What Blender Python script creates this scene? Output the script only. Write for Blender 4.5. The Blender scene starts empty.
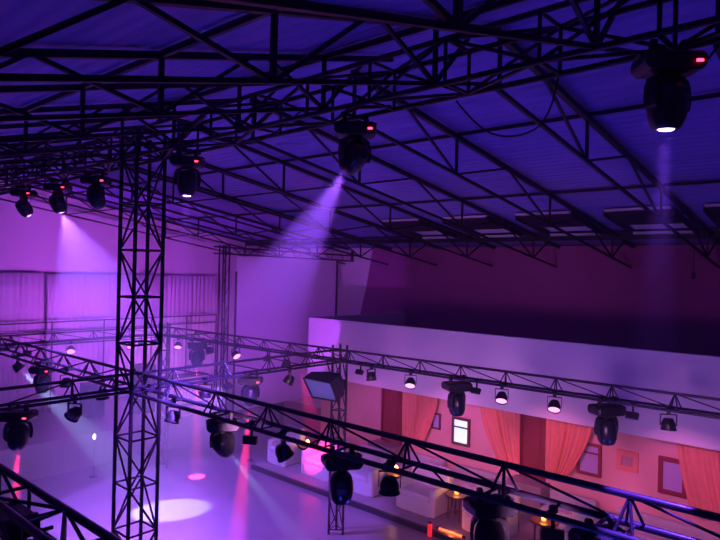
import bpy, bmesh, math, random
from mathutils import Vector, Matrix, Euler
random.seed(7)
PI = math.pi
S = bpy.context.scene
COL = S.collection

# ------------------------------------------------------------------ camera
CAM_H = 5.5
yaw, pitch, roll = map(math.radians, (41.5, 0.1, 1.33))
fwd = Vector((math.cos(yaw)*math.cos(pitch), math.sin(yaw)*math.cos(pitch), math.sin(pitch)))
rt0 = Vector((math.sin(yaw), -math.cos(yaw), 0)); up0 = rt0.cross(fwd)
rt = rt0*math.cos(roll) + up0*math.sin(roll); up = -rt0*math.sin(roll) + up0*math.cos(roll)
cd = bpy.data.cameras.new('camera'); cam = bpy.data.objects.new('camera', cd); COL.objects.link(cam)
cd.sensor_width = 36.0; cd.lens = 36.0*610/720; cd.clip_start = .05; cd.clip_end = 200
cam.matrix_world = Matrix((( rt.x, up.x, -fwd.x, 0), (rt.y, up.y, -fwd.y, 0), (rt.z, up.z, -fwd.z, CAM_H), (0, 0, 0, 1)))
S.camera = cam

# ------------------------------------------------------------------ world: night outside, thin stage haze in the air
W = bpy.data.worlds.new('world'); S.world = W; W.use_nodes = True
wn = W.node_tree.nodes; wl = W.node_tree.links
wn['Background'].inputs[0].default_value = (.004, .003, .012, 1); wn['Background'].inputs[1].default_value = 1
vs = wn.new('ShaderNodeVolumeScatter'); vs.inputs['Density'].default_value = .011; vs.inputs['Anisotropy'].default_value = .2
vs.inputs['Color'].default_value = (1, 1, 1, 1)
# smoke drifts from the stage over the dance floor and hangs in puffs under some of the heads
geo = wn.new('ShaderNodeNewGeometry'); acc = None
for c0, rad, amt in (((7.2, 14.5, 2.0), 8.0, .032), ((5.8, 11.6, 5.2), 2.9, .035), ((5.0, 5.7, 5.7), 2.1, .045), ((4.9, 1.4, 6.3), 1.2, .034), ((9.3, 10.6, 1.0), 3.4, .016), ((4.2, 10.0, 2.4), 4.2, .050)):
    dn_ = wn.new('ShaderNodeVectorMath'); dn_.operation = 'DISTANCE'; dn_.inputs[1].default_value = c0; wl.new(geo.outputs['Position'], dn_.inputs[0])
    mr = wn.new('ShaderNodeMapRange'); mr.interpolation_type = 'SMOOTHSTEP'; mr.inputs['From Min'].default_value = rad; mr.inputs['From Max'].default_value = 0
    mr.inputs['To Min'].default_value = 0; mr.inputs['To Max'].default_value = amt; wl.new(dn_.outputs['Value'], mr.inputs['Value'])
    ad = wn.new('ShaderNodeMath'); ad.operation = 'ADD'; ad.inputs[1].default_value = .0035 if acc is None else 0
    wl.new(mr.outputs[0], ad.inputs[0])
    if acc is not None: wl.new(acc, ad.inputs[1])
    acc = ad.outputs[0]
wl.new(acc, vs.inputs['Density'])
S.cycles.volume_step_rate = 6.0; W.cycles.volume_sampling = 'EQUIANGULAR'
wl.new(vs.outputs[0], wn['World Output'].inputs['Volume'])

S.view_settings.view_transform = 'Standard'; S.view_settings.look = 'None'
S.view_settings.gamma = 1; S.view_settings.use_curve_mapping = False
S.view_settings.exposure = 0.3

# ------------------------------------------------------------------ lights, real and added (fixtures are built further down, around them)
def spot(name, loc, target, power, color, angle, blend=.3, radius=.06):
    l = bpy.data.lights.new(name, 'SPOT'); l.energy = power; l.color = color
    l.spot_size = math.radians(angle); l.spot_blend = blend; l.shadow_soft_size = radius
    o = bpy.data.objects.new(name, l); COL.objects.link(o); o.location = loc
    o.rotation_euler = (Vector(target)-Vector(loc)).to_track_quat('-Z', 'Y').to_euler()
    return o
def point(name, loc, power, color, radius=.05):
    l = bpy.data.lights.new(name, 'POINT'); l.energy = power; l.color = color; l.shadow_soft_size = radius
    o = bpy.data.objects.new(name, l); COL.objects.link(o); o.location = loc
    return o
BLUE = (.055, .05, 1.0); VIOLET = (.40, .10, 1.0); PURPLE = (.55, .12, .95); PINK = (1.0, .16, .42); RED = (1.0, .02, .12); ICE = (.38, .52, 1.0)
# blue uplights added on the floor out of view, to light the roof
ADDED_UPLIGHTS = [((2.6, 3.0, .32), (3.2, 4.0, 8)), ((7.2, 4.0, .32), (8.0, 5.0, 8)), ((7.4, 6.6, .32), (11.0, 9.5, 8)), ((3.0, 9.0, .32), (3.0, 11.0, 8)), ((8.6, 1.0, .32), (11.5, 2.0, 8))]
for a, b in ADDED_UPLIGHTS: spot('added_uplight_lamp', a, b, 145, BLUE, 122, .6, .12)

# ------------------------------------------------------------------ materials
MATS = {}
def mat(name, col, rough=.6, metal=0, emit=None, estr=0, noise=None, bump=None, spec=None, sheen=0):
    m = bpy.data.materials.new(name); m.use_nodes = True; nt = m.node_tree; b = nt.nodes['Principled BSDF']
    b.inputs['Base Color'].default_value = (*col, 1); b.inputs['Roughness'].default_value = rough; b.inputs['Metallic'].default_value = metal
    if spec is not None: b.inputs['Specular IOR Level'].default_value = spec
    if emit: b.inputs['Emission Color'].default_value = (*emit, 1); b.inputs['Emission Strength'].default_value = estr
    tc = nt.nodes.new('ShaderNodeTexCoord')
    if noise:
        sc, amt = noise
        n = nt.nodes.new('ShaderNodeTexNoise'); n.inputs['Scale'].default_value = sc; n.inputs['Detail'].default_value = 5
        nt.links.new(tc.outputs['Object'], n.inputs['Vector'])
        mx = nt.nodes.new('ShaderNodeMix'); mx.data_type = 'RGBA'
        mx.inputs[6].default_value = (*[c*(1-amt) for c in col], 1); mx.inputs[7].default_value = (*[min(1, c*(1+amt)) for c in col], 1)
        nt.links.new(n.outputs['Fac'], mx.inputs[0]); nt.links.new(mx.outputs[2], b.inputs['Base Color'])
    if bump:
        sc, st = bump
        n = nt.nodes.new('ShaderNodeTexNoise'); n.inputs['Scale'].default_value = sc; n.inputs['Detail'].default_value = 4
        nt.links.new(tc.outputs['Object'], n.inputs['Vector'])
        bp = nt.nodes.new('ShaderNodeBump'); bp.inputs['Strength'].default_value = st; bp.inputs['Distance'].default_value = .02
        nt.links.new(n.outputs['Fac'], bp.inputs['Height']); nt.links.new(bp.outputs[0], b.inputs['Normal'])
    MATS[name] = m
    return m
mat('truss_steel', (.014, .012, .018), .42, .1, noise=(9, .3))
mat('rig_steel', (.045, .04, .065), .33, .4, noise=(9, .25))
mat('roof_steel', (.014, .013, .018), .55, 0, noise=(6, .3))
mat('fixture_black', (.018, .018, .022), .42, 0, bump=(60, .15))
mat('fixture_head', (.020, .021, .030), .28, 0)
mat('chrome', (.55, .55, .58), .18, 1)
mat('plaster', (.72, .68, .70), .85, noise=(2.2, .06), bump=(14, .12))
mat('fascia_white', (.80, .78, .80), .8, noise=(1.5, .05), bump=(9, .1))
mat('salmon', (.80, .44, .42), .85, noise=(2.5, .08), bump=(14, .12))
mat('shaded_wall', (.34, .08, .27), .9, noise=(2, .1))  # shade on the upper side wall, put into its colour
mat('screen_white', (.80, .76, .80), .8, noise=(1.2, .03))
mat('curtain_white', (.74, .70, .74), .9, noise=(5, .06))
mat('curtain_orange', (.86, .31, .22), .85, noise=(7, .1))
mat('floor_dance', (.27, .21, .25), .33, 0, noise=(1.1, .10), bump=(30, .05))
mat('platform_floor', (.33, .25, .27), .6, noise=(3, .15))
mat('dark_trim', (.03, .02, .03), .5)
mat('door_wood', (.28, .035, .05), .5, noise=(6, .25))
mat('wood_dark', (.13, .035, .025), .35, noise=(12, .3))
mat('slipcover', (.52, .49, .51), .9, noise=(6, .05), bump=(11, .35))
mat('picture_mat', (.50, .30, .32), .7, noise=(20, .4))
mat('cable', (.012, .012, .015), .6)
mat('speaker_black', (.02, .02, .025), .6, bump=(120, .3))
mat('red_led', (.2, 0, 0), .4, emit=(1, .02, .06), estr=9)
mat('lens_violet', (.2, .1, .4), .2, emit=(.55, .22, 1), estr=22)
mat('lens_pink', (.4, .2, .4), .2, emit=(1, .28, .72), estr=2.0)
mat('lens_ice', (.3, .4, .5), .2, emit=(.6, .8, 1), estr=9)
mat('lens_red', (.4, .05, .1), .2, emit=(1, .15, .25), estr=8)
mat('lens_dark', (.03, .03, .06), .08, 0, spec=.8)
mat('lamp_white', (.5, .5, .5), .3, emit=(1, .80, .6), estr=6)
mat('candle_flame', (.6, .3, .1), .3, emit=(1, .38, .07), estr=14)
mat('candle_glass', (.8, .35, .12), .15, emit=(1, .30, .04), estr=2.2)
mat('led_orange', (.6, .2, .05), .3, emit=(1, .10, .025), estr=3.2)
mat('led_red', (.6, .03, .03), .3, emit=(1, .02, .03), estr=.6)
mat('window_glow', (.5, .6, .8), .3, emit=(.55, .72, 1), estr=1.0)
mat('glass_violet', (.55, .42, .75), .12, 0, spec=.8)
mat('softbox_face', (.11, .17, .27), .55, emit=(.18, .30, .62), estr=.04)
mat('softbox_skin', (.03, .03, .045), .55)
# ribbed roof sheeting: ribs run along the hall
def roofmat():
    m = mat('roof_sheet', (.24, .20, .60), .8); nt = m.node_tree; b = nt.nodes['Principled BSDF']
    tc = nt.nodes.new('ShaderNodeTexCoord'); mp = nt.nodes.new('ShaderNodeMapping'); mp.inputs['Scale'].default_value = (1, .06, 1)
    nt.links.new(tc.outputs['Object'], mp.inputs[0])
    w = nt.nodes.new('ShaderNodeTexWave'); w.bands_direction = 'X'; w.inputs['Scale'].default_value = 1.7; w.inputs['Distortion'].default_value = 2.2; w.inputs['Detail'].default_value = 3
    nt.links.new(mp.outputs[0], w.inputs['Vector'])
    bp = nt.nodes.new('ShaderNodeBump'); bp.inputs['Strength'].default_value = .45; bp.inputs['Distance'].default_value = .05
    nt.links.new(w.outputs['Fac'], bp.inputs['Height']); nt.links.new(bp.outputs[0], b.inputs['Normal'])
    n = nt.nodes.new('ShaderNodeTexNoise'); n.inputs['Scale'].default_value = 3.5; n.inputs['Detail'].default_value = 4
    nt.links.new(mp.outputs[0], n.inputs['Vector'])
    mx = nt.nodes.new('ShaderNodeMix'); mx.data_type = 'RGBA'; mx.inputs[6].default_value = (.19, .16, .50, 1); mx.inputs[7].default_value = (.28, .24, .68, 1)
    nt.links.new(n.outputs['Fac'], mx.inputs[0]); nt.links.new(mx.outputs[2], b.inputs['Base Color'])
roofmat()

# ------------------------------------------------------------------ mesh helpers
def mesh_obj(name, bm, m, parent=None, smooth=False):
    me = bpy.data.meshes.new(name); bmesh.ops.recalc_face_normals(bm, faces=bm.faces); bm.to_mesh(me); bm.free()
    if smooth:
        for p in me.polygons: p.use_smooth = True
    me.materials.append(MATS[m]); o = bpy.data.objects.new(name, me); COL.objects.link(o)
    if parent: o.parent = parent
    return o
def bm_box(bm, x0, x1, y0, y1, z0, z1, bevel=0, M=None):
    r = bmesh.ops.create_cube(bm, size=1); vs_ = r['verts']
    for v in vs_: v.co = Vector((x0+(v.co.x+.5)*(x1-x0), y0+(v.co.y+.5)*(y1-y0), z0+(v.co.z+.5)*(z1-z0)))
    if bevel:
        es = list({e for v in vs_ for e in v.link_edges}); g = bmesh.ops.bevel(bm, geom=es, offset=bevel, segments=2, affect='EDGES', profile=.5)
        vs_ = list({v for v in g['verts']} | {v for f in g['faces'] for v in f.verts})
    if M:
        for v in vs_: v.co = M @ v.co
def box(name, x0, x1, y0, y1, z0, z1, m, parent=None, bevel=0):
    bm = bmesh.new(); bm_box(bm, x0, x1, y0, y1, z0, z1, bevel); return mesh_obj(name, bm, m, parent)
def lathe(bm, prof, n=20, M=None):
    rings = []
    for r, z in prof:
        ring = []
        for i in range(n):
            a = 2*PI*i/n; co = Vector((r*math.cos(a), r*math.sin(a), z)); ring.append(bm.verts.new(M @ co if M else co))
        rings.append(ring)
    for a, b in zip(rings, rings[1:]):
        for i in range(n): bm.faces.new((a[i], a[(i+1) % n], b[(i+1) % n], b[i]))
    bm.faces.new(rings[0][::-1]); bm.faces.new(rings[-1])
def prism(bm, pts, axis, a, b):
    # polygon pts (2D) extruded along axis from a to b
    def P(p, t):
        if axis == 'x': return Vector((t, p[0], p[1]))
        if axis == 'y': return Vector((p[0], t, p[1]))
        return Vector((p[0], p[1], t))
    A = [bm.verts.new(P(p, a)) for p in pts]; B = [bm.verts.new(P(p, b)) for p in pts]; n = len(pts)
    bm.faces.new(A); bm.faces.new(B[::-1])
    for i in range(n): bm.faces.new((A[i], B[i], B[(i+1) % n], A[(i+1) % n]))
UNIT = {}
def unit(kind, m):
    k = (kind, m)
    if k not in UNIT:
        bm = bmesh.new()
        if kind == 'tube': lathe(bm, [(1, -.5), (1, .5)], 8)
        else: bmesh.ops.create_cube(bm, size=1)
        me = bpy.data.meshes.new(kind); bmesh.ops.recalc_face_normals(bm, faces=bm.faces); bm.to_mesh(me); bm.free()
        if kind == 'tube':
            for p in me.polygons: p.use_smooth = len(p.vertices) == 4
        me.materials.append(MATS[m]); UNIT[k] = me
    return UNIT[k]
def rod(name, p0, p1, r, m, parent=None, kind='tube', up=(0, 0, 1)):
    p0, p1 = Vector(p0), Vector(p1); d = p1-p0
    o = bpy.data.objects.new(name, unit(kind, m)); COL.objects.link(o)
    z = d.normalized(); u = Vector(up); x = u.cross(z)
    if x.length < 1e-3: x = Vector((1, 0, 0)).cross(z)
    if x.length < 1e-3: x = Vector((0, 1, 0)).cross(z)
    x.normalize(); y = z.cross(x)
    R = Matrix((x, y, z)).transposed().to_4x4()
    sc = (r, r, d.length) if not isinstance(r, tuple) else (r[0], r[1], d.length)
    o.matrix_world = Matrix.Translation((p0+p1)/2) @ R @ Matrix.Diagonal((*sc, 1))
    if parent is not None:
        mw = o.matrix_world.copy(); o.parent = parent; o.matrix_parent_inverse = Matrix.Translation(parent.location).inverted() if parent.rotation_euler[:] == (0, 0, 0) else parent.matrix_basis.inverted(); o.matrix_basis = mw
    return o
def tag(o, label, cat, group=None, kind=None):
    o['label'] = label; o['category'] = cat
    if group: o['group'] = group
    if kind: o['kind'] = kind
    return o
def struct(o, label=None):
    o['kind'] = 'structure'
    if label: o['label'] = label
    return o
def thing(name, label, cat, loc=(0, 0, 0), rz=0, group=None):
    o = bpy.data.objects.new(name, None); COL.objects.link(o); o.location = loc; o.rotation_euler = (0, 0, rz); o.empty_display_size = .1
    return tag(o, label, cat, group)
def dup(root, loc, rz, label, group=None):
    r = root.copy(); COL.objects.link(r); r.location = loc; r.rotation_euler = (0, 0, rz); r['label'] = label
    if group: r['group'] = group
    for ch in list(root.children):
        c = ch.copy(); COL.objects.link(c); c.parent = r
        for g in list(ch.children):
            d = g.copy(); COL.objects.link(d); d.parent = c
    return r
def cable(name, pts, r, m='cable', parent=None):
    cu = bpy.data.curves.new(name, 'CURVE'); cu.dimensions = '3D'; cu.bevel_depth = r; cu.bevel_resolution = 1; cu.resolution_u = 6
    sp = cu.splines.new('NURBS'); sp.points.add(len(pts)-1); sp.use_endpoint_u = True; sp.order_u = 3
    for p, q in zip(sp.points, pts): p.co = (*q, 1)
    o = bpy.data.objects.new(name, cu); COL.objects.link(o); cu.materials.append(MATS[m])
    bpy.context.view_layer.update(); me = bpy.data.meshes.new_from_object(o.evaluated_get(bpy.context.evaluated_depsgraph_get()))
    bpy.data.objects.remove(o); o = bpy.data.objects.new(name, me); COL.objects.link(o)
    if parent: o.parent = parent
    return o

# ------------------------------------------------------------------ the hall
RIDGE_X, RIDGE_Z = 5.864, 8.1456
def roof_z(x): return RIDGE_Z - .155*(x-RIDGE_X) if x > RIDGE_X else RIDGE_Z - .265*(RIDGE_X-x)
YB, XR = 20.5, 17.3          # back wall, right outer wall
XL, YF = -4.0, -4.0          # walls beside and behind the viewer
XF, XW = 12.7, 13.3          # balcony front, lounge wall under the balcony
PZ = .10                     # lounge platform height
struct(box('floor', XL, XR+.3, YF, YB+.3, -.2, 0, 'floor_dance'), 'pale smooth dance floor under violet haze')
struct(box('floor_platform', 10.72, XR, YF, 13.24, 0, PZ, 'platform_floor'), 'raised lounge platform along the salmon wall')
struct(box('trim_1', 10.64, 10.72, YF, 13.24, 0, PZ+.015, 'dark_trim'), 'dark edge board of the lounge platform')
def wall_poly(name, pts, axis, a, b, m, label):
    bm = bmesh.new(); prism(bm, pts, axis, a, b); return struct(mesh_obj(name, bm, m), label)
wall_poly('wall_back', [(XL, 0), (XR+.3, 0), (XR+.3, roof_z(XR+.3)), (RIDGE_X, RIDGE_Z), (XL, roof_z(XL))], 'y', YB, YB+.25, 'plaster', 'tall pale back wall lit violet')
wall_poly('wall_front', [(XL, 0), (XR+.3, 0), (XR+.3, roof_z(XR+.3)), (RIDGE_X, RIDGE_Z), (XL, roof_z(XL))], 'y', YF-.25, YF, 'plaster', 'pale wall behind the viewer')
struct(box('wall_left', XL-.25, XL, YF, YB+.25, 0, roof_z(XL), 'plaster'), 'pale side wall of the hall')
struct(box('wall_right', XR, XR+.25, YF, YB+.25, 0, roof_z(XR), 'shaded_wall'), 'side wall above the balcony, its shade painted in dark maroon')
wall_poly('wall_right.001', [(15.25, 3.8), (14.94, 4.98), (14.72, 6.15), (14.70, roof_z(XR)), (YB, roof_z(XR)), (YB, 0), (15.6, 0)], 'x', XR-.03, XR, 'plaster', 'lit end of the side wall, slanting light edge cut as a pale panel')  # lit stretch of wall as a pale panel, cut along the light's edge
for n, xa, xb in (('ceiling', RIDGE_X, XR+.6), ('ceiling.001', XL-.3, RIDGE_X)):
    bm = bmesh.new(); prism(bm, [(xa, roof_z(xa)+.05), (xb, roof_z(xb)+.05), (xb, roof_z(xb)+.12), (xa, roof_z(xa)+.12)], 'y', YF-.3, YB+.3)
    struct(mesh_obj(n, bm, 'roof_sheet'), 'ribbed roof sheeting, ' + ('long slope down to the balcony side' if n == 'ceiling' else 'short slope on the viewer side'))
# lounge wall under the balcony, balcony slab and front
struct(box('wall_lounge', XW, XW+.2, YF, 13.24, PZ, 2.45, 'salmon'), 'salmon plaster wall under the balcony')
struct(box('wall_end', XW+.2, XR, 13.0, 13.24, PZ, 2.45, 'salmon'), 'end wall closing the lounge under the balcony')
struct(box('floor_balcony', XF+.15, XR, YF, 13.24, 2.45, 2.62, 'plaster'), 'balcony floor slab')
struct(box('wall_balcony_front', XF, XF+.15, YF, 13.24, 2.38, 4.08, 'fascia_white'), 'plain white balcony front')
struct(box('wall_balcony_end', XF+.15, XR, 13.09, 13.24, 2.62, 4.08, 'fascia_white'), 'white return of the balcony front at its far end')

# ------------------------------------------------------------------ roof trusses, purlins
RIGHT_LOW = [8.4, 11.95, 15.6]; LEFT_LOW = [.8, 2.75, 4.7]; DROP = .6
def roof_truss(y, label, long):
    t = thing('roof_truss', label, 'roof truss', (RIDGE_X, y, RIDGE_Z), 0, 'long-slope roof trusses' if long else 'short-slope roof trusses')
    # the short slope's trusses are shallower than the long slope's and taper to the eaves
    if long:
        ins = lambda x, d=0: (x, y, roof_z(x)-.05-(DROP if d else 0)); xs, posts, tc, bc = (RIDGE_X, 17.25, 17.1), RIGHT_LOW + [RIDGE_X+.05], .075, .045
        mids = [(7.0, 8.4), (10.1, 8.4), (10.1, 11.95), (13.8, 11.95), (13.8, 15.6), (16.5, 15.6)]
    else:
        ins = lambda x, d=0: (x, y, roof_z(x)-.02-(.45+.027*(x-1) if d else 0)); xs, posts, tc, bc = (RIDGE_X, -3.9, -3.9), LEFT_LOW + [-1.2, -3.1], .06, .036
        mids = [(1.7, .8), (1.7, 2.75), (3.7, 2.75), (3.9, 4.7), (5.4, 4.7), (-.2, .8), (-.2, -1.2), (-2.2, -1.2), (-2.2, -3.1)]
    rod('top_chord', ins(xs[0]), ins(xs[1]), (tc, tc), 'roof_steel', t, 'bar'); rod('bottom_chord', ins(xs[0], 1), ins(xs[2], 1), (bc, bc), 'roof_steel', t, 'bar')
    for x in posts: rod('web_post', ins(x), ins(x, 1), (.038, .038), 'roof_steel', t, 'bar')
    for a, b in mids: rod('web_diagonal', ins(a), ins(b, 1), (.034, .034), 'roof_steel', t, 'bar')
    return t
ORD = ['nearest', 'second', 'third', 'fourth', 'fifth', 'sixth', 'seventh', 'eighth', 'ninth', 'tenth', 'eleventh', 'twelfth', 'thirteenth']
RY = [1.2, 3.28, 5.4, 7.5, 9.6, 11.7, 13.8, 15.9, 18.0, 20.1]
for k, y in enumerate(RY):
    roof_truss(y, {0: 'dark steel roof truss nearest the viewer, at the top right corner', 9: 'last dark roof truss of the long slope, against the back wall'}.get(k, f'dark steel roof truss on the balcony-side slope, {ORD[k]} from the viewer'), True)
LY = [1.78, 3.28, 4.75, 6.25, 7.75, 9.25, 10.75, 12.25, 13.75, 15.25, 16.75, 18.25, 19.75]
for k, y in enumerate(LY):
    roof_truss(y, 'dark shallow roof truss across the top left, largest in view' if k == 1 else f'dark shallow roof truss on the left-hand slope, {ORD[k]} from the viewer', False)
for x, w in ((-3.1, ''), (-1.2, ''), (.8, ''), (2.75, ''), (4.7, ''), (8.4, ''), (11.95, ''), (15.6, '')):
    side = {.8: 'lowest roof purlin in view on the short slope', 2.75: 'middle roof purlin of the short slope', 4.7: 'roof purlin just on the viewer side of the ridge',
            8.4: 'upper roof purlin on the long slope', 11.95: 'middle roof purlin on the long slope', 15.6: 'lower roof purlin on the long slope by the vents',
            -3.1: 'roof purlin beside the near wall', -1.2: 'roof purlin over the viewer'}[x]
    p = rod('purlin', (x, YF, roof_z(x)-.01), (x, YB, roof_z(x)-.01), (.036, .055), 'roof_steel', None, 'bar'); tag(p, 'thin dark steel ' + side, 'purlin', 'purlins under the roof sheets')
e = rod('eave_beam', (16.0, YF, 6.52), (16.0, YB, 6.52), (.10, .14), 'roof_steel', None, 'bar'); tag(e, 'dark steel eave beam along the top of the side wall', 'beam')

# ------------------------------------------------------------------ rig trusses
def xf(p0, p1):
    p0, p1 = Vector(p0), Vector(p1); d = (p1-p0); L = d.length; d.normalize()
    s = Vector((0, 0, 1)).cross(d) if abs(d.z) < .9 else Vector((1, 0, 0)); s.normalize()
    return p0, d, s, L
def tri_truss(name, label, cat, p0, p1, w=.26, h=.24, bay=.85, off=.4, rc=.024, rb=.011, m='rig_steel', group='lighting rig trusses over the dance floor'):
    # apex chord runs p0 -> p1, two bottom chords h below it
    p0, d, s, L = xf(p0, p1); t = thing(name, label, cat, p0, 0, group); dn = Vector((0, 0, -h))
    rod('chord', p0, p0+d*L, rc, m, t)
    for q in (-1, 1): rod('chord', p0+s*q*w/2+dn, p0+d*L+s*q*w/2+dn, rc, m, t)
    k = off
    while k < L:
        a = p0+d*k
        for q in (-1, 1):
            for e_ in (-.07, .07): rod('brace', a, p0+d*(k+e_*1.0)+s*q*w/2+dn, rb, m, t)
            if k+bay < L and q == 1:
                rod('brace', a, p0+d*(k+bay*.93)+s*q*w/2+dn, rb, m, t)
        rod('batten', a+s*w/2+dn, a-s*w/2+dn, rb, m, t)
        k += bay
    return t
def box_truss(name, label, cat, p0, p1, s=.42, bay=.7, off=0, rc=.026, rb=.014, m='rig_steel', group=None, cross=False):
    p0 = Vector(p0); p1 = Vector(p1); d = p1-p0; L = d.length; d.normalize(); t = thing(name, label, cat, p0, 0, group)
    if abs(d.z) > .9: a, b = Vector((1, 0, 0)), Vector((0, 1, 0))
    else: a = Vector((0, 0, 1)).cross(d).normalized(); b = Vector((0, 0, 1))
    C = [(-1, -1), (1, -1), (1, 1), (-1, 1)]; pt = lambda k, c: p0+d*k+a*c[0]*s/2+b*c[1]*s/2
    for c in C: rod('chord', pt(0, c), pt(L, c), rc, m, t)
    k = off; n = 0
    while k < L-.02:
        k2 = min(k+bay, L)
        for i in range(4):
            c, c2 = C[i], C[(i+1) % 4]; rod('batten', pt(k, c), pt(k, c2), rb, m, t)
            q, q2 = (c, c2) if (n+i) % 2 else (c2, c)
            rod('brace', pt(k, q), pt(k2, q2), rb, m, t)
        k = k2; n += 1
    return t
ZT = 3.85
TX, TY = 4.8, 8.75
box_truss('lattice_tower', 'tall square lattice tower rising from dance floor to roof', 'tower', (TX, TY, 0), (TX, TY, 7.5), .46, .715, .02, .030, .016, 'truss_steel')
def tri_tower(name, label, x, y, z1, s, bay):
    t = thing(name, label, 'tower', (x, y, 0)); P = [Vector((x+s*math.cos(a), y+s*math.sin(a), 0)) for a in (math.radians(41), math.radians(161), math.radians(281))]
    Z = lambda z: Vector((0, 0, z))
    for p in P: rod('chord', p, p+Z(z1), .025, 'rig_steel', t)
    k = .1; n = 0
    while k < z1:
        for i in range(3):
            a, b = P[i], P[(i+1) % 3]; rod('batten', a+Z(k), b+Z(k), .012, 'rig_steel', t)
            if k+bay <= z1: rod('brace', a+Z(k), b+Z(k+bay), .012, 'rig_steel', t)
        k += bay; n += 1
    return t
tri_tower('lattice_tower', 'slim three-legged lattice tower beside the hanging softbox', 9.34, 8.77, 3.95, .17, .62)
tri_tower('lattice_tower', 'slim lattice tower holding the far end of the rig', 9.05, 15.1, 3.95, .17, .62)
box_truss('roof_hung_truss', 'black square truss under the roof carrying six moving heads', 'truss', (TX, -1.5, 7.46), (TX, 15.5, 7.28), .40, .9, .1, .028, .018, 'truss_steel')
tri_truss('rig_truss', 'foreground rig truss running from big tower to lower right corner', 'truss', (TX, TY, ZT), (TX+.05, -1.2, ZT), .30, .27, 1.05, .95, .030, .012)
tri_truss('rig_truss', 'rig truss running from big tower away to far left', 'truss', (TX, TY, ZT), (TX, 15.1, ZT), .30, .27, 1.05, .6, .026, .012)
tri_truss('rig_truss', 'long rig truss in front of the white balcony front', 'truss', (9.02, 15.1, ZT), (9.70, -1.2, ZT), .24, .225, .87, .55, .022, .010)
tri_truss('rig_truss', 'short rig truss between big tower and slim tower', 'truss', (TX, TY, ZT), (9.30, TY, ZT), .26, .24, 1.0, .6, .022, .011)
tri_truss('rig_truss', 'rig truss leaving big tower towards the left edge', 'truss', (TX, TY, ZT), (.6, TY, ZT), .26, .24, 1.25, 1.0, .024, .011)
tri_truss('rig_truss', 'rig truss crossing in front of the pleated stage drape', 'truss', (2.0, 15.1, ZT), (9.02, 15.1, ZT), .24, .20, .95, .3, .020, .010)
box_truss('rig_truss', 'near rig truss cutting across the lower left corner', 'truss', (1.66, TY, 3.70), (1.66, -1.0, 3.70), .28, .62, .2, .028, .014, 'rig_steel', 'lighting rig trusses over the dance floor')
# goal-post frame with the hanging backdrop
g = thing('goalpost_frame', 'thin goal-post truss frame holding the plain backdrop', 'truss frame', (11.2, 15.6, 0))
for dx in (0, .42):
    for dy in (-.1, .1):
        rod('post', (11.2+dx*.55, 15.6+dy, 0), (11.2+dx*.55, 15.6+dy, 6.2), .026, 'truss_steel', g)
for k in range(10): rod('brace', (11.2, 15.5, .2+k*.6), (11.43, 15.5, .8+k*.6-.02), .011, 'truss_steel', g)
for dz in (0, .20):
    for dy in (-.1, .1): rod('beam', (11.0, 15.6+dy, 6.14-dz), (17.15, 15.6+dy, 6.07-dz), .022, 'truss_steel', g)
for k in range(15): rod('brace', (11.2+k*.4, 15.5, 6.13), (11.2+k*.4+(.2 if k % 2 else -.05), 15.5, 5.93), .011, 'truss_steel', g)
rod('post', (16.35, 15.6, 0), (16.35, 15.6, 5.9), .035, 'truss_steel', g)
rod('beam_end', (17.0, 15.45, 5.85), (17.0, 15.45, 6.25), .05, 'truss_steel', g)

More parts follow.
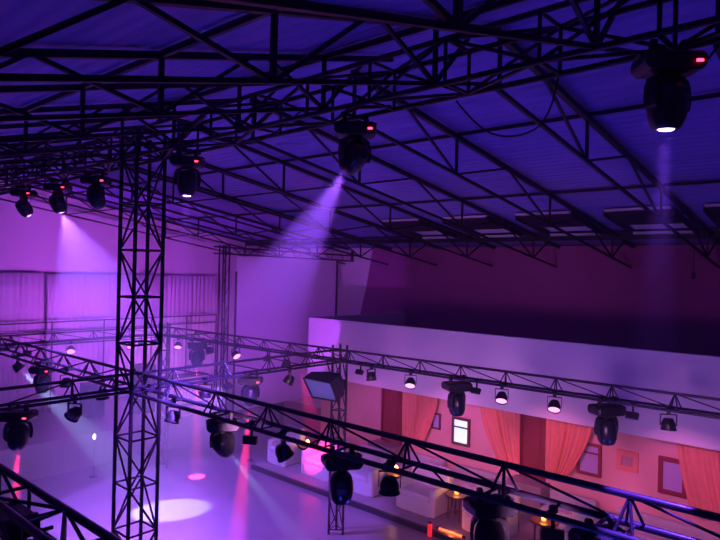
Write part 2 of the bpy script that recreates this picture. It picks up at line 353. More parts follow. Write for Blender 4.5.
# ------------------------------------------------------------------ fixtures
def moving_head(loc, target, label, lens='lens_dark', rz=0, led=True, sc=1.0, drop=0, group=None):
    """hanging moving-head spot: loc = where its clamp meets the truss chord; target = where the head points"""
    x, y, z = loc; t = thing('moving_head_light', label, 'stage light', loc, rz, group)
    inv = Matrix.Translation(loc) @ Matrix.Rotation(rz, 4, 'Z'); inv = inv.inverted()
    for sx in (-.11, .11):
        bm = bmesh.new(); bm_box(bm, sx-.022, sx+.022, -.03, .03, -.09, .035, .006)
        lathe(bm, [(.035, -.02), (.035, .02)], 10, Matrix.Translation((sx, 0, .005)) @ Matrix.Rotation(PI/2, 4, 'Y'))
        mesh_obj('clamp', bm, 'fixture_black', t)
    bm = bmesh.new(); prism(bm, [(-.215, -.10), (-.19, -.075), (.19, -.075), (.215, -.10), (.215, -.165), (.18, -.205), (-.18, -.205), (-.215, -.165)], 'y', -.13, .13)
    bmesh.ops.bevel(bm, geom=list(bm.edges), offset=.012, segments=1, affect='EDGES')
    b = mesh_obj('base', bm, 'fixture_black', t)
    for q in (-1, 1):
        bm = bmesh.new(); bm_box(bm, -.02, .02, -.045, .045, -.014, .014, .004, Matrix.Translation((q*.20, 0, -.08)) @ Matrix.Rotation(q*.4, 4, 'Y')); mesh_obj('handle', bm, 'fixture_black', b)
    if led:
        bm = bmesh.new(); bm_box(bm, .13, .175, -.142, -.126, -.156, -.138, .003); l = mesh_obj('display', bm, 'red_led', b)
    along = (0, .20, 0) if abs(y-TY) < .01 or abs(y-15.1) < .01 else (.20, 0, 0)
    rod('mounting_bar', Vector(loc)-Vector(along), Vector(loc)+Vector(along), .016, 'fixture_black', t)
    # yoke with two curved arms
    d = inv.to_3x3() @ (Vector(target)-Vector((x, y, z-.40))); d.normalize()
    pan = math.atan2(d.y, d.x) + PI/2           # head tilts in the plane across the arms
    Rp = Matrix.Rotation(pan, 4, 'Z')
    bm = bmesh.new(); lathe(bm, [(.075, -.235), (.075, -.20)], 16)
    for q in (-1, 1):
        pts = [(.02, -.22), (.10, -.22), (.150, -.25), (.172, -.31), (.176, -.39), (.168, -.445), (.155, -.465), (.142, -.455), (.146, -.38), (.135, -.30), (.10, -.252), (.02, -.245)]
        prism(bm, [(q*a, b_) for a, b_ in pts], 'y', -.05, .05)
    for v in bm.verts: v.co = Rp @ v.co
    mesh_obj('yoke', bm, 'fixture_black', t)
    q = Vector((0, 0, -1)).rotation_difference(d).to_matrix().to_4x4()
    Hm = Matrix.Translation((0, 0, -.40)) @ q @ Rp
    bm = bmesh.new(); lathe(bm, [(.04, .145), (.085, .135), (.118, .095), (.134, .03), (.136, -.05), (.126, -.12), (.102, -.175), (.080, -.20), (.064, -.20), (.060, -.185)], 20, Hm)
    hd = mesh_obj('head', bm, 'fixture_head', t, True)
    bm = bmesh.new(); lathe(bm, [(.058, -.192), (.046, -.202), (.02, -.207)], 20, Hm); mesh_obj('lens', bm, lens, hd, True)
    bm = bmesh.new(); bm_box(bm, -.05, .05, .098, .125, -.02, .08, .008, Hm); mesh_obj('vent_cover', bm, 'fixture_black', hd)
    if sc != 1.0: t.scale = (sc, sc, sc)
    return Vector((x, y, z)) + Vector((0, 0, -.40*sc)) + (Vector(target)-Vector((x, y, z-.40))).normalized()*.225*sc
def par_can(loc, target, label, lens='lens_dark', rz=0, sc=1.0, group='small spot cans on the rig'):
    x, y, z = loc; t = thing('par_light', label, 'stage light', loc, 0, group); t.scale = (sc, sc, sc)
    d = (Vector(target)-Vector((x, y, z-.2))).normalized(); pan = math.atan2(d.y, d.x) + PI/2
    along = (0, .16, 0) if abs(y-TY) < .01 or abs(y-15.1) < .01 else (.16, 0, 0); t.scale = (1, 1, 1)
    rod('mounting_bar', Vector(loc)-Vector(along), Vector(loc)+Vector(along), .013, 'fixture_black', t); t.scale = (sc, sc, sc)
    bm = bmesh.new(); bm_box(bm, -.02, .02, -.022, .022, -.075, .03, .005); lathe(bm, [(.033, -.02), (.033, .02)], 10, Matrix.Rotation(PI/2, 4, 'Y')); mesh_obj('clamp', bm, 'fixture_black', t)
    Rp = Matrix.Rotation(pan, 4, 'Z'); bm = bmesh.new()
    bm_box(bm, -.10, .10, -.015, .015, -.082, -.072)
    for q in (-1, 1): bm_box(bm, q*.097-.004, q*.097+.004, -.015, .015, -.22, -.072)
    for v in bm.verts: v.co = Rp @ v.co
    mesh_obj('bracket', bm, 'fixture_black', t)
    q = Vector((0, 0, -1)).rotation_difference(d).to_matrix().to_4x4(); Hm = Matrix.Translation((0, 0, -.2)) @ q @ Rp
    bm = bmesh.new(); lathe(bm, [(.03, .075), (.055, .07), (.066, .05), (.080, .02), (.086, .0), (.088, -.055), (.096, -.058), (.096, -.075), (.086, -.075), (.082, -.05)], 18, Hm); c = mesh_obj('can', bm, 'fixture_black', t, False)
    bm = bmesh.new(); lathe(bm, [(.082, -.062), (.05, -.068)], 18, Hm); mesh_obj('lens', bm, lens, c)
    return Vector((x, y, z)) + Vector((0, 0, -.2*sc)) + d*.12*sc
GZ = 7.08
# the six moving heads under the roof-hung truss (nearest first)
UP = [((TX, 1.29, GZ+.12), (4.9, 1.5, 0), 'big moving head at upper right, nearest of the roof-hung row', 'lens_violet', (.22, .06, 1), 3600, 13),
      ((TX, 4.36, GZ+.06), (5.8, 8.9, 2.6), 'moving head at top centre throwing a violet beam to the left', 'lens_violet', (.30, .085, 1), 9000, 28),
      ((TX, 7.53, GZ+.04), (4.82, 7.75, 0), 'roof-hung moving head just right of the big tower, faint blue beam', 'lens_violet', (.22, .09, 1), 4000, 13),
      ((TX, 10.33, GZ), (7.5, 10.8, 2), 'unlit roof-hung moving head just left of the big tower', 'lens_dark', None, 0, 0),
      ((TX, 11.88, GZ), (6.55, 11.75, 2.6), 'roof-hung moving head with the bright wide violet beam', 'lens_violet', (.27, .11, 1), 5200, 58),
      ((TX, 13.54, GZ), (6.6, 13.2, 3.5), 'farthest roof-hung moving head at the left edge, faint beam', 'lens_violet', (.38, .14, 1), 900, 14)]
for loc, tg, lab, ln, colr, pw, ang in UP:
    p = moving_head(loc, tg, lab, ln, -.85, True, 1.03, group='moving heads under the roof-hung truss')
    if colr: spot('moving_head_lamp', p, tg, pw, colr, ang, .25, .04)
ZC = ZT-.27
MH = [((TX+.02, 6.60, ZC), (7.3, 7.3, .6), 'moving head right of the big tower on foreground truss, ice beam', 'lens_ice', ICE, 16000, 7, 0),
      ((TX+.03, 4.47, ZC), (4.9, 4.4, 0), 'large moving head pointing down in front of the slim tower', 'lens_dark', None, 0, 0, 0),
      ((TX+.04, 2.68, ZC), (4.2, 2.3, 2.0), 'dark moving head on foreground truss at bottom right of centre', 'lens_ice', None, 0, 0, 0),
      ((TX+.05, 1.72, ZC), (4.5, 1.6, 0), 'moving head at the bottom edge under the violet-lit foreground chord', 'lens_dark', None, 0, 0, 0),
      ((9.42, 5.94, ZT-.225), (9.4, 5.6, 0), 'moving head above the bright lit window on balcony-side truss', 'lens_dark', None, 0, 0, 0),
      ((9.52, 3.32, ZT-.225), (9.4, 3.0, 0), 'moving head on balcony-side truss above the small framed picture', 'lens_dark', None, 0, 0, 0),
      ((9.08, 13.6, ZT-.225), (9.25, 13.75, 0), 'far moving head on balcony-side truss, left of the goal-post tower', 'lens_red', RED, 18000, 8, 0),
      ((3.10, TY, ZT-.24), (3.12, 8.9, 0), 'moving head at the left edge with a red beam below', 'lens_red', RED, 26000, 9, PI*.5),
      ((TX, 12.40, ZC), (4.9, 12.2, 0), 'moving head on far-left truss above the ice-blue beam', 'lens_dark', None, 0, 0, PI*.6),
      ((6.98, TY, ZT-.24), (7.0, 9.1, 0), 'moving head with red lens on short truss between the towers', 'lens_red', RED, 42000, 9, PI*.4)]
for loc, tg, lab, ln, colr, pw, ang, rz in MH:
    p = moving_head(loc, tg, lab, ln, -.85 if rz > 1 else -.55, rz > 1, 1.14 if loc[0] > 9 else .97)
    if colr: spot('moving_head_lamp', p, tg, pw, colr, ang, .2, .03)
PC = [((9.17, 10.24, ZT-.225), (8.6, 10.4, 1), 'spot can left of the hanging softbox', 'lens_dark'),
      ((9.33, 7.89, ZT-.225), (9.3, 7.4, 0), 'unlit spot can just right of the slim tower top', 'lens_dark'),
      ((9.37, 6.94, ZT-.225), (7.3, 5.8, .8), 'lit pink spot can nearest the slim tower', 'lens_pink'),
      ((9.45, 5.06, ZT-.225), (7.3, 4.2, .8), 'lit pink spot can above the left tied curtain', 'lens_pink'),
      ((9.49, 4.14, ZT-.225), (7.3, 3.4, .8), 'lit pink spot can above the right tied curtain', 'lens_pink'),
      ((9.56, 2.46, ZT-.225), (9.3, 2.3, 0), 'unlit spot can at far right of balcony-side truss', 'lens_dark'),
      ((9.06, 14.47, ZT-.225), (8.0, 13.2, 1.5), 'far lit spot can just right of the big tower', 'lens_pink'),
      ((9.11, 13.10, ZT-.225), (9.1, 12.0, 0), 'unlit far spot can beside the goal-post tower', 'lens_dark'),
      ((9.15, 12.07, ZT-.225), (9.0, 10.2, 2.0), 'lit far spot can just right of the goal-post tower', 'lens_pink'),
      ((TX, 7.75, ZC), (4.2, 7.5, 2), 'violet-lit spot can hanging closest to the big tower', 'lens_dark'),
      ((TX+.02, 5.41, ZC), (5.4, 5.0, 2), 'dark spot can on foreground truss above the pale sofas', 'lens_dark'),
      ((TX+.03, 3.81, ZC), (4.7, 3.7, 0), 'dark spot can on foreground truss beside the candle table', 'lens_dark'),
      ((3.84, TY, ZT-.24), (3.1, 8.4, 2.8), 'spot can on left-hand truss tilted toward the haze', 'lens_dark'),
      ((6.02, TY, ZT-.24), (5.7, 8.5, 0), 'spot can on short truss close to the big tower', 'lens_dark'),
      ((7.92, TY, ZT-.24), (7.3, 9.2, 2), 'spot can on short truss left of the softbox', 'lens_dark'),
      ((6.50, 15.1, ZT-.2), (5.8, 13.4, 1.8), 'small lit spot can on the rear truss by the drape', 'lens_pink'),
      ((8.05, 15.1, ZT-.2), (7.4, 13.6, 1.8), 'small lit spot can on rear truss behind the big tower', 'lens_pink'),
      ((TX, 11.30, ZC), (4.8, 11.2, 1), 'spot can on far-left truss beside the moving head', 'lens_dark'),
      ((TX, 13.66, ZC), (7.5, 12.3, 0), 'spot can at left edge with the ice-blue beam', 'lens_ice'),
      ((TX, 9.9, ZC), (4.9, 9.8, 0), 'spot can on far-left truss close behind the big tower', 'lens_dark')]
for loc, tg, lab, ln in PC:
    p = par_can(loc, tg, lab, ln, 0, 1.12)
    if 'ice-blue' in lab: spot('par_lamp', p, tg, 6000, ICE, 18, .35, .03)
    elif ln == 'lens_pink': spot('par_lamp', p, tg, 60, (1, .35, .8), 50, .6, .05)

spot('par_lamp', (9.17, 9.75, 3.30), (11.35, 11.3, .65), 9000, RED, 14, .4, .03)
# wash lamps added between the cans to colour walls, drapes and floor
ADDED_WASH = [((8.35, 15.1, 3.445), (11.5, 20.5, 5.4), 1150, (.55, .075, .85), 125, 'added flat wash light on rear truss aimed at the back wall'),
        ((5.5, 15.1, 3.445), (6.8, 20.5, 5.4), 270, (.42, .08, .95), 125, 'added flat wash light on rear truss aimed at the left drape'),
        ((9.25, 11.0, 3.42), (15.3, 16.9, 4.7), 520, (.46, .055, .95), 62, 'added flat wash light on balcony-side truss aimed at the backdrop'),
        ((TX+.04, 2.1, 3.38), (12.7, 5.6, 3.2), 470, (.80, .29, .82), 80, 'added flat wash light on foreground truss aimed at the balcony front'),
        ((TX+.02, 6.0, 3.38), (12.7, 10.6, 3.2), 520, (.80, .29, .82), 80, 'added flat wash light on foreground truss aimed past the slim tower'),
        ((8.75, 15.1, 3.445), (11.8, 18.2, 1.3), 420, (1, .32, .85), 70, 'added flat wash light at far end of the rig aimed at the stage booth'),
        ((9.22, 10.9, 3.42), (13.3, 10.6, .9), 280, (.80, .13, .90), 46, 'added flat wash light on balcony-side truss left of the slim tower'),
        ((9.36, 8.2, 3.42), (13.3, 8.0, .9), 260, (.85, .15, .66), 46, 'added flat wash light on balcony-side truss near the slim tower'),
        ((9.45, 5.55, 3.42), (13.3, 5.4, .9), 260, (.85, .16, .52), 46, 'added flat wash light on balcony-side truss over the tied curtains'),
        ((9.56, 2.95, 3.42), (13.3, 3.0, .9), 260, (.85, .16, .52), 46, 'added flat wash light on balcony-side truss near the framed picture'),
        ((6.45, TY, 3.42), (5.0, 12.4, 0), 1700, (.42, .19, .95), 90, 'added flat wash light on short truss aimed at the dance floor')]
def wash(loc, tg, label):
    x, y, z = loc; t = thing('added_wash_light', label, 'stage light', loc, 0, 'added flat wash lights on the rig'); d = (Vector(tg)-Vector(loc)).normalized()
    M = d.to_track_quat('-Z', 'Y').to_matrix().to_4x4()
    bm = bmesh.new(); bm_box(bm, -.09, .09, -.05, .05, .012, .075, .008, M); b = mesh_obj('housing', bm, 'fixture_black', t)
    bm = bmesh.new(); bm_box(bm, -.08, .08, -.042, .042, .006, .013, 0, M); mesh_obj('lens', bm, 'lens_dark', b)
    bm = bmesh.new(); bm_box(bm, -.012, .012, -.012, .012, 0, .22); bm_box(bm, -.03, .03, -.03, .03, .17, .23, .006); mesh_obj('clamp', bm, 'fixture_black', t)
    along = Vector((0, .17, 0) if abs(y-TY) < .01 or abs(y-15.1) < .01 else (.17, 0, 0)); up_ = Vector((0, 0, .205)); rod('mounting_bar', Vector(loc)-along+up_, Vector(loc)+along+up_, .013, 'fixture_black', t)
for loc, tg, pw, colr, ang, lab in ADDED_WASH:
    wash(loc, tg, lab); spot('added_wash_lamp', Vector(loc)+(Vector(tg)-Vector(loc)).normalized()*.03, tg, pw, colr, ang, .25 if ang == 62 else .7, .45 if ang == 80 else .06)
# bodies for the added blue uplights, out of view on the floor
for k, (a, b) in enumerate(ADDED_UPLIGHTS):
    t = thing('added_uplight', ['added blue floor uplight below the viewer', 'added blue floor uplight in the middle of the dance floor', 'added blue floor uplight by the slim tower', 'added blue floor uplight by the big tower', 'added blue floor uplight near the lounge platform'][k], 'uplight', (a[0], a[1], 0), 0, 'added floor uplights')
    bm = bmesh.new(); bm_box(bm, -.12, .12, -.12, .12, 0, .02, .004); bm_box(bm, -.115, -.10, -.02, .02, .02, .2); bm_box(bm, .10, .115, -.02, .02, .02, .2); mesh_obj('stand', bm, 'fixture_black', t)
    bm = bmesh.new(); lathe(bm, [(.05, .05), (.085, .08), (.09, .24), (.08, .24), (.075, .22)], 18); mesh_obj('can', bm, 'fixture_black', t)

# hanging softbox
bm = bmesh.new(); A = [Vector(p) for p in ((7.94, 8.4, 3.46), (8.16, 7.9, 3.40), (8.36, 7.9, 3.03), (8.19, 8.4, 3.06))]; c = sum(A, Vector())/4; nv = Vector((.59, .2, .125))
sb = thing('softbox', 'black softbox lamp with pale blue face hanging by slim tower', 'softbox', (8.5, 8.3, 3.2))
inv = Vector(sb.location)
F = [bm.verts.new(p-inv) for p in A]; Mi = [bm.verts.new(c+(p-c)*1.0+nv*.55-inv) for p in A]; Bk = [bm.verts.new(c+(p-c)*.45+nv*1.15-inv) for p in A]
for r0, r1 in ((F, Mi), (Mi, Bk)):
    for i in range(4): bm.faces.new((r0[i], r0[(i+1) % 4], r1[(i+1) % 4], r1[i]))
bm.faces.new(Bk); mesh_obj('hood', bm, 'softbox_skin', sb)
bm = bmesh.new(); bm.faces.new([bm.verts.new(c+(p-c)*.97+nv*.05-inv) for p in A]); ff = mesh_obj('diffuser', bm, 'softbox_face', sb)
bm = bmesh.new()
for i in range(4):
    p, q = A[i]-inv, A[(i+1) % 4]-inv; d = (q-p).normalized(); Mx = d.to_track_quat('Z', 'Y').to_matrix().to_4x4(); Mx.translation = p; lathe(bm, [(.012, 0), (.012, (q-p).length)], 6, Mx)
mesh_obj('rim', bm, 'softbox_skin', sb)
rod('hanger', (8.75, 8.42, 3.35), (8.80, 8.62, 3.66), .014, 'fixture_black', sb)
bm = bmesh.new(); bm_box(bm, .42, .62, .06, .24, -.12, .1, .02); mesh_obj('lamp_housing', bm, 'fixture_black', sb)

# ------------------------------------------------------------------ backdrop, drapes and stage at the far end
def pleats(name, x0, x1, y, z0, z1, n, amp, m, label, cat, group=None):
    bm = bmesh.new(); N = n*6; rows = 5; g_ = []
    for j in range(rows+1):
        z = z1+(z0-z1)*j/rows; row = []
        for i in range(N+1):
            u = i/N; a = amp*(.6+.4*math.sin(u*37+1.3))*(.7+.3*j/rows)
            row.append(bm.verts.new((x0+(x1-x0)*u+.02*math.sin(u*n*2.1+j), y-a*math.sin(u*n*2*PI), z)))
        g_.append(row)
    for j in range(rows):
        for i in range(N): bm.faces.new((g_[j][i], g_[j][i+1], g_[j+1][i+1], g_[j+1][i]))
    o = mesh_obj(name, bm, m, None, True); sol = o.modifiers.new('thickness', 'SOLIDIFY'); sol.thickness = .012
    return tag(o, label, cat, group)
pleats('stage_drape', 3.2, 7.86, 20.25, .9, 5.2, 26, .045, 'curtain_white', 'pale pleated stage drape at the far left', 'drape', 'pleated stage drapes')
pleats('stage_drape', 7.92, 14.4, 20.25, .9, 5.17, 36, .045, 'curtain_white', 'pale pleated stage drape behind the big tower', 'drape', 'pleated stage drapes')
bd = thing('backdrop', 'smooth pale backdrop screen hung in the goal-post frame', 'backdrop', (13.9, 15.62, 0))
box('cloth', -2.10, 2.42, 0, .02, 1.0, 5.88, 'screen_white', bd); box('batten', -2.13, -2.09, -.03, .03, 1.0, 5.4, 'dark_trim', bd)
pr = thing('pipe_rail', 'thin pipe railing standing in front of the stage drape', 'railing', (10.5, 19.6, 0))
for z in (3.70, 3.42, 3.0): rod('rail', (5.6, 19.6, z), (13.9, 19.6, z), .022, 'truss_steel', pr)
for x in (6.2, 7.85, 9.5, 11.2, 12.6, 13.9): rod('post', (x, 19.6, .9), (x, 19.6, 3.72), .024, 'truss_steel', pr)
struct(box('floor_stage', 4.0, 14.6, 16.4, 20.45, 0, .9, 'floor_dance'), 'low stage at the far end')
dj = thing('dj_booth', 'violet-lit booth with fringed skirt on the far stage', 'booth', (11.5, 17.8, .9))
bm = bmesh.new(); prism(bm, [(-.62, .95), (.62, .95), (.78, .55), (-.78, .55)], 'y', -.25, .25); mesh_obj('top_panel', bm, 'slipcover', dj)
bm = bmesh.new(); bm_box(bm, -.72, .72, -.2, .3, 0, .56); mesh_obj('body', bm, 'speaker_black', dj)
for k in range(13): box('skirt_strip', -.74+k*.115, -.64+k*.115, -.27, -.24, .12, .56, 'curtain_white', dj)
box('desk_top', -.7, .7, -.22, .32, .95, 1.0, 'speaker_black', dj)
def speaker(x, y, z, label, h=.75):
    t = thing('loudspeaker', label, 'loudspeaker', (x, y, z), 0, 'stage loudspeakers')
    bm = bmesh.new(); bm_box(bm, -.28, .28, -.25, .25, 0, h, .02); mesh_obj('cabinet', bm, 'speaker_black', t)
    for zz, r in ((h*.33, .19), (h*.75, .1)):
        bm = bmesh.new(); lathe(bm, [(r, 0), (r*.95, .015), (r*.5, -.03), (.03, -.04)], 20, Matrix.Translation((0, -.255, zz)) @ Matrix.Rotation(PI/2, 4, 'X')); mesh_obj('driver', bm, 'cable', t)
speaker(9.95, 17.8, .9, 'lower loudspeaker of the stack behind the big tower'); speaker(9.95, 17.8, 1.66, 'upper loudspeaker of the stack behind the big tower')
speaker(8.6, 18.4, .9, 'single loudspeaker left of the speaker stack', 1.0)
dr = thing('drum', 'pale round drum beside the far loudspeaker stack', 'drum', (10.55, 17.2, .9))
bm = bmesh.new(); lathe(bm, [(.30, -.2), (.32, -.19), (.32, .19), (.30, .2)], 24, Matrix.Translation((0, 0, .34)) @ Matrix.Rotation(PI/2, 4, 'X')); mesh_obj('shell', bm, 'slipcover', dr)
for q in (-1, 1): rod('leg', (10.55+q*.25, 17.2, 1.05), (10.55+q*.38, 17.1, .9), .012, 'chrome', dr)
for x, y, z, lab in ((7.37, 15.6, 1.02, 'small bare warm lamp glowing in the haze left of the big tower'), (11.1, 13.85, 1.02, 'small bare warm lamp glowing beyond the red beam')):
    t = thing('stand_lamp', lab, 'lamp', (x, y, 0)); bm = bmesh.new(); lathe(bm, [(.10, 0), (.10, .02), (.005, .03), (.004, z-.06), (.012, z-.04)], 12); mesh_obj('stand', bm, 'fixture_black', t)
    bm = bmesh.new(); lathe(bm, [(.012, z-.05), (.036, z-.01), (.034, z+.05), (.01, z+.09)], 12); mesh_obj('bulb', bm, 'lamp_white', t, True)

# ------------------------------------------------------------------ roof vents along the balcony side, pendant
for k, (y0, y1) in enumerate(((1.5, 2.9), (3.5, 4.85), (5.6, 6.95), (7.75, 9.05), (9.85, 11.1))):
    t = thing('roof_vent', ['dark roof vent hatch at right edge beyond the pendant wire', 'dark roof vent hatch above far right of the balcony', 'dark roof vent hatch, third from the right edge', 'dark roof vent hatch above the balcony middle', 'dark roof vent hatch farthest left of the row'][k], 'roof vent', (14.5, (y0+y1)/2, roof_z(14.5)), 0, 'vent hatches low on the long roof slope')
    cy, L = 0, (y1-y0)/2; R_ = lambda x: roof_z(x)-roof_z(14.5)
    def sl(name, xa, xb, drop_a, drop_b, th, m, ya=-L, yb=L):
        bm = bmesh.new(); prism(bm, [(xa-14.5, R_(xa)-drop_a), (xb-14.5, R_(xb)-drop_b), (xb-14.5, R_(xb)-drop_b-th), (xa-14.5, R_(xa)-drop_a-th)], 'y', ya, yb); return mesh_obj(name, bm, m, t)
    sl('flap', 13.5, 14.3, .02, .13, .03, 'dark_trim'); sl('top_edge', 13.44, 13.5, .0, .01, .035, 'slipcover'); sl('pane', 14.35, 15.35, .0, .0, .015, 'screen_white', -L+.08, L-.08)
    sl('side_board', 13.5, 15.4, .0, .0, .14, 'dark_trim', -L-.03, -L); sl('side_board', 13.5, 15.4, .0, .0, .14, 'dark_trim', L, L+.03)
    sl('ledge', 15.42, 15.52, .06, .06, .05, 'slipcover')
pd = thing('pendant_lamp', 'thin pendant wire with tiny lamp hanging before the dark wall', 'pendant', (15.0, 3.42, 5.55)); rod('wire', (15.0, 3.42, 5.6), (15.0, 3.42, roof_z(15.0)), .008, 'cable', pd)
bm = bmesh.new(); lathe(bm, [(.015, .1), (.04, .06), (.045, 0), (.02, -.06)], 12); mesh_obj('bulb', bm, 'fixture_head', pd, True)

# ------------------------------------------------------------------ lounge wall
def wbox(name, y0, y1, z0, z1, d0, d1, m, parent):       # box on the lounge wall, d = distance out from the wall
    o = parent.location; return box(name, XW-d1-o.x, XW-d0-o.x, y0-o.y, y1-o.y, z0-o.z, z1-o.z, m, parent)
def framed(name, y0, y1, z0, z1, fm, pane, label, n, fw=.055, bar=None, cat=None):
    t = thing(name, label, cat or 'window', (XW, (y0+y1)/2, z0))
    if cat is None: t['kind'] = 'structure'; del t['category']
    for a, b, c_, d in ((y0, y1, z0, z0+fw), (y0, y1, z1-fw, z1), (y0, y0+fw, z0+fw, z1-fw), (y1-fw, y1, z0+fw, z1-fw)): wbox('frame', a, b, c_, d, 0, .06, fm, t)
    if bar: wbox('pane', y0+fw, y1-fw, z0+fw, bar, 0, .02, pane, t); wbox('pane', y0+fw, y1-fw, bar+.035, z1-fw, 0, .02, pane, t); wbox('glazing_bar', y0+fw, y1-fw, bar, bar+.035, 0, .05, fm, t)
    else: wbox('pane', y0+fw, y1-fw, z0+fw, z1-fw, 0, .02, pane, t)
    return t
framed('window_1', 7.96, 8.48, 1.17, 1.86, 'wood_dark', 'window_glow', 'small window glowing bright bluish white in a dark wood frame', 1, .06, 1.60)
framed('window_2', 4.72, 5.24, 1.19, 1.89, 'door_wood', 'glass_violet', 'small violet window half covered by the tied curtain', 2, .06, 1.66)
framed('window_3', 3.05, 3.58, 1.19, 1.92, 'door_wood', 'glass_violet', 'small violet window beside the right-hand curtain', 3, .085)
framed('window_4', 8.84, 9.10, 1.44, 1.85, 'wood_dark', 'glass_violet', 'narrow window edge showing beside the first curtain', 4, .035)
framed('picture_frame', 3.97, 4.40, 1.47, 1.88, 'curtain_orange', 'picture_mat', 'small square picture in a reddish frame on salmon wall', 5, .10, None, 'picture')
for n, (y0, y1) in enumerate(((10.09, 10.80), (5.96, 6.59))):
    t = thing(f'door_{n+1}', ['dark red door left of the first orange curtain', 'dark red door between two tied orange curtains'][n], 'door', (XW, (y0+y1)/2, .8)); del t['category']; t['kind'] = 'structure'
    wbox('leaf', y0+.05, y1-.05, .8, 2.44, .0, .035, 'door_wood', t); wbox('jamb', y0, y0+.06, .8, 2.44, 0, .07, 'door_wood', t); wbox('jamb', y1-.06, y1, .8, 2.44, 0, .07, 'door_wood', t)
    for k in range(3): wbox('panel', y0+.14, y1-.14, .95+k*.5, 1.38+k*.5, .035, .05, 'door_wood', t)
    wbox('door_step', y0-.1, y1+.1, PZ, .8, 0, .5, 'platform_floor', t)
def curtain(tops, bots, z0, label, bulge=.0):
    (a0, a1), (b0, b1) = tops, bots; zt = 2.42; bm = bmesh.new(); N, R_ = 54, 14; g_ = []
    for j in range(R_+1):
        v = j/R_; e = v**1.6; l = a0+(b0-a0)*e; r = a1+(b1-a1)*e; row = []
        for i in range(N+1):
            u = i/N; amp = .035*(.5+.5*math.sin(u*11+2))+.018
            row.append(bm.verts.new((XW-.10-amp*math.sin(u*9*2*PI+v*1.2)-.02*math.sin(u*23), l+(r-l)*u, zt+(z0-zt)*v+.03*math.sin(u*5)*v)))
        g_.append(row)
    for j in range(R_):
        for i in range(N): bm.faces.new((g_[j][i], g_[j][i+1], g_[j+1][i+1], g_[j+1][i]))
    t = thing('curtain', label, 'curtain', (XW, (a0+a1)/2, zt), 0, 'orange curtains on the lounge wall')
    for v in bm.verts: v.co -= t.location
    o = mesh_obj('cloth', bm, 'curtain_orange', t, True); o.modifiers.new('thickness', 'SOLIDIFY').thickness = .008
    rod('rail', (XW-.1, min(a0, a1)-.05, zt+.005), (XW-.1, max(a0, a1)+.05, zt+.005), .015, 'wood_dark', t)
curtain((8.85, 10.05), (9.32, 10.0), .95, 'orange curtain beside the left dark door')
curtain((6.56, 7.68), (6.54, 7.02), .92, 'orange curtain tied back on left of the middle door')
curtain((4.86, 5.95), (5.50, 5.93), .95, 'orange curtain tied back on right of the middle door')
curtain((1.60, 3.24), (1.60, 2.92), .95, 'orange curtain at the right edge beside the violet window')
# pale padded benches along the wall
for k, (y0, y1) in enumerate(((2.2, 4.35), (4.75, 5.8), (6.75, 8.3), (8.6, 9.9))):
    t = thing('wall_bench', ['pale padded bench under the violet window at far right', 'pale padded bench right of the middle door', 'pale padded bench under the bright window', 'pale padded bench under the first curtain'][k], 'bench', (12.95, (y0+y1)/2, PZ), 0, 'padded benches along the salmon wall'); L = (y1-y0)/2
    box('seat', -.32, .2, -L, L, 0, .36, 'slipcover', t, .05); box('backrest', .14, .33, -L, L, .36, .62, 'slipcover', t, .06)
# ------------------------------------------------------------------ sofas and candle tables
def sofa(y0, y1, label, x0=11.13, dp=.80, rz=0):
    w = (y1-y0)/2; t = thing('sofa', label, 'sofa', (x0+dp/2, (y0+y1)/2, PZ), rz, 'slip-covered lounge sofas'); h = dp/2
    box('seat_base', -h, h-.1, -w+.12, w-.12, .0, .34, 'slipcover', t, .03); box('seat_cushion', -h-.02, h-.16, -w+.14, w-.14, .33, .47, 'slipcover', t, .045)
    for q in (-1, 1):
        ya, yb = sorted((q*w, q*(w-.16))); box('armrest', -h, h-.02, ya, yb, 0, .64, 'slipcover', t, .06)
    box('backrest', h-.2, h, -w, w, 0, .95, 'slipcover', t, .06)
    return t
sofa(12.42, 13.18, 'pale slip-covered sofa at far left end of the lounge'); sofa(10.75, 11.8, 'slip-covered sofa glowing red under the red spot'); sofa(9.3, 10.35, 'pale slip-covered sofa behind the large moving head')
sofa(7.53, 8.62, 'pale slip-covered sofa between the two candle tables'); sofa(5.87, 6.85, 'slip-covered sofa behind the dark moving head at bottom'); sofa(3.69, 4.73, 'slip-covered sofa right of the last candle table'); 
def candle_table(x, y, label):
    t = thing('side_table', label, 'side table', (x, y, PZ), 0, 'dark side tables in the lounge')
    bm = bmesh.new(); lathe(bm, [(.27, .50), (.285, .51), (.285, .535), (.275, .545)], 26); mesh_obj('top', bm, 'wood_dark', t)
    for k in range(4):
        a = PI/4+k*PI/2; rod('leg', (x+.2*math.cos(a), y+.2*math.sin(a), PZ), (x+.19*math.cos(a), y+.19*math.sin(a), PZ+.51), (.035, .035), 'wood_dark', t, 'bar')
    rod('stretcher', (x-.13, y-.13, PZ+.14), (x+.13, y+.13, PZ+.14), (.022, .022), 'wood_dark', t, 'bar'); rod('stretcher', (x-.13, y+.13, PZ+.14), (x+.13, y-.13, PZ+.14), (.022, .022), 'wood_dark', t, 'bar')
    return t
def candle(x, y, z, label):
    t = thing('candle', label, 'candle', (x, y, z), 0, 'candles burning in glass cups')
    bm = bmesh.new(); lathe(bm, [(.04, 0), (.046, .01), (.048, .06), (.042, .062), (.038, .02)], 16); mesh_obj('glass_cup', bm, 'candle_glass', t)
    bm = bmesh.new(); lathe(bm, [(.03, .05), (.058, .09), (.042, .15), (.008, .19)], 12); mesh_obj('flame', bm, 'candle_flame', t, True)
    point('candle_lamp', (x, y, z+.21), 2.8, (1, .40, .09), .04)
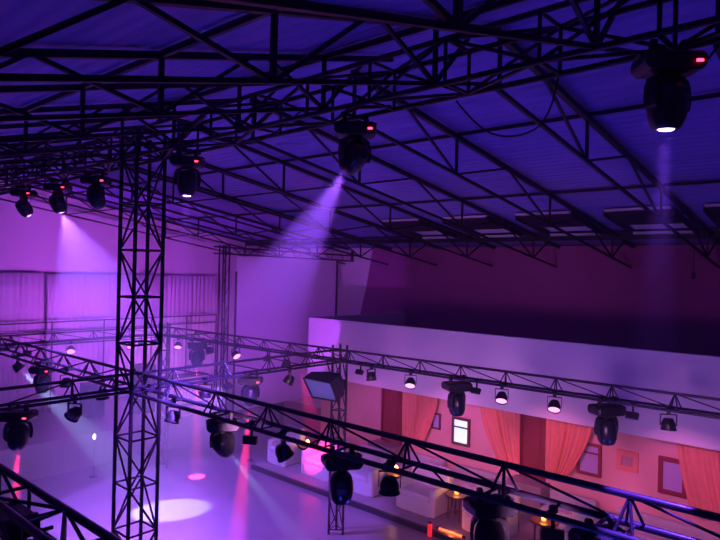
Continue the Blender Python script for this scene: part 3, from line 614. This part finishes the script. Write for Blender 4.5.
for x, y, w in ((11.72, 9.02, 'left of the middle sofa'), (11.58, 7.22, 'right of the middle sofa'), (11.58, 5.20, 'in the lounge at bottom right'), (11.72, 12.11, 'beside the red-lit sofa')):
    candle_table(x, y, 'small round dark wood table ' + w); candle(x-.04, y, PZ+.545, 'small burning candle in glass on the table ' + w)
# led tube and red marker lamp on the platform edge
lt = thing('led_tube', 'short orange glowing tube lying on the platform edge', 'led tube', (10.80, 6.87, PZ)); rod('tube', (10.80, 6.60, PZ+.03), (10.80, 7.16, PZ+.03), .022, 'led_orange', lt)
for y in (6.57, 7.19): rod('end_cap', (10.80, y-.03, PZ+.028), (10.80, y+.03, PZ+.028), .028, 'fixture_black', lt)
point('led_tube_lamp', (10.80, 6.87, PZ+.09), 2.5, (1, .2, .05), .05)
rp = thing('marker_lamp', 'small red marker lamp on the platform step', 'lamp', (10.60, 7.26, 0)); box('body', -.03, .02, -.04, .04, 0, .27, 'led_red', rp); box('cap', -.035, .022, -.045, .045, .27, .30, 'fixture_black', rp)

dp = thing('dimmer_pack', 'black dimmer pack strapped inside near truss at lower left corner', 'dimmer pack', (1.66, 4.75, 3.58))
bm = bmesh.new(); bm_box(bm, -.11, .11, -.22, .22, 0, .13, .01); mesh_obj('case', bm, 'fixture_black', dp)
bm = bmesh.new(); bm_box(bm, -.118, -.109, -.16, -.02, .03, .10, .003); mesh_obj('face_plate', bm, 'chrome', dp)
for q in (-.15, .15): box('strap', -.115, .115, q-.015, q+.015, -.005, .137, 'cable', dp)
# moving head on the near-left truss, cables
moving_head((1.66, 4.55, 3.60), (1.5, 4.2, 1.5), 'dark moving head under the near truss at lower left corner', 'lens_ice', -.85, False, 1.0)
for k, pts in enumerate((
        [(TX-.1, 5.1, 3.6), (TX-.12, 4.95, 3.45), (TX-.1, 4.8, 3.62), (TX-.05, 4.6, 3.7)], [(TX-.15, 3.4, 3.6), (TX-.2, 3.3, 3.75), (TX-.18, 3.15, 3.72), (TX-.15, 3.0, 3.58)],
        [(TX+.2, 2.2, 7.28), (TX+.3, 2.3, 6.85), (TX+.35, 2.7, 6.75), (TX+.4, 3.1, 6.9), (TX+.3, 3.3, 7.2)], [(TX+.2, 1.45, 7.28), (TX+.3, 1.2, 6.9), (TX+.25, 1.0, 7.25)],
        [(TX-.2, 5.0, 7.26), (TX-.15, 5.6, 7.0), (TX-.15, 6.4, 7.05), (TX-.2, 7.0, 7.2)])):
    c_ = cable('cable', pts, .010 if k < 2 else .009); tag(c_, ['thin black cable looping beside the large moving head', 'thin black cable loop over the foreground truss chord', 'black cable drooping from roof-hung truss left of the big head', 'black cable loop beside the nearest roof-hung head', 'black cable slung under the roof-hung truss'][k], 'cable')
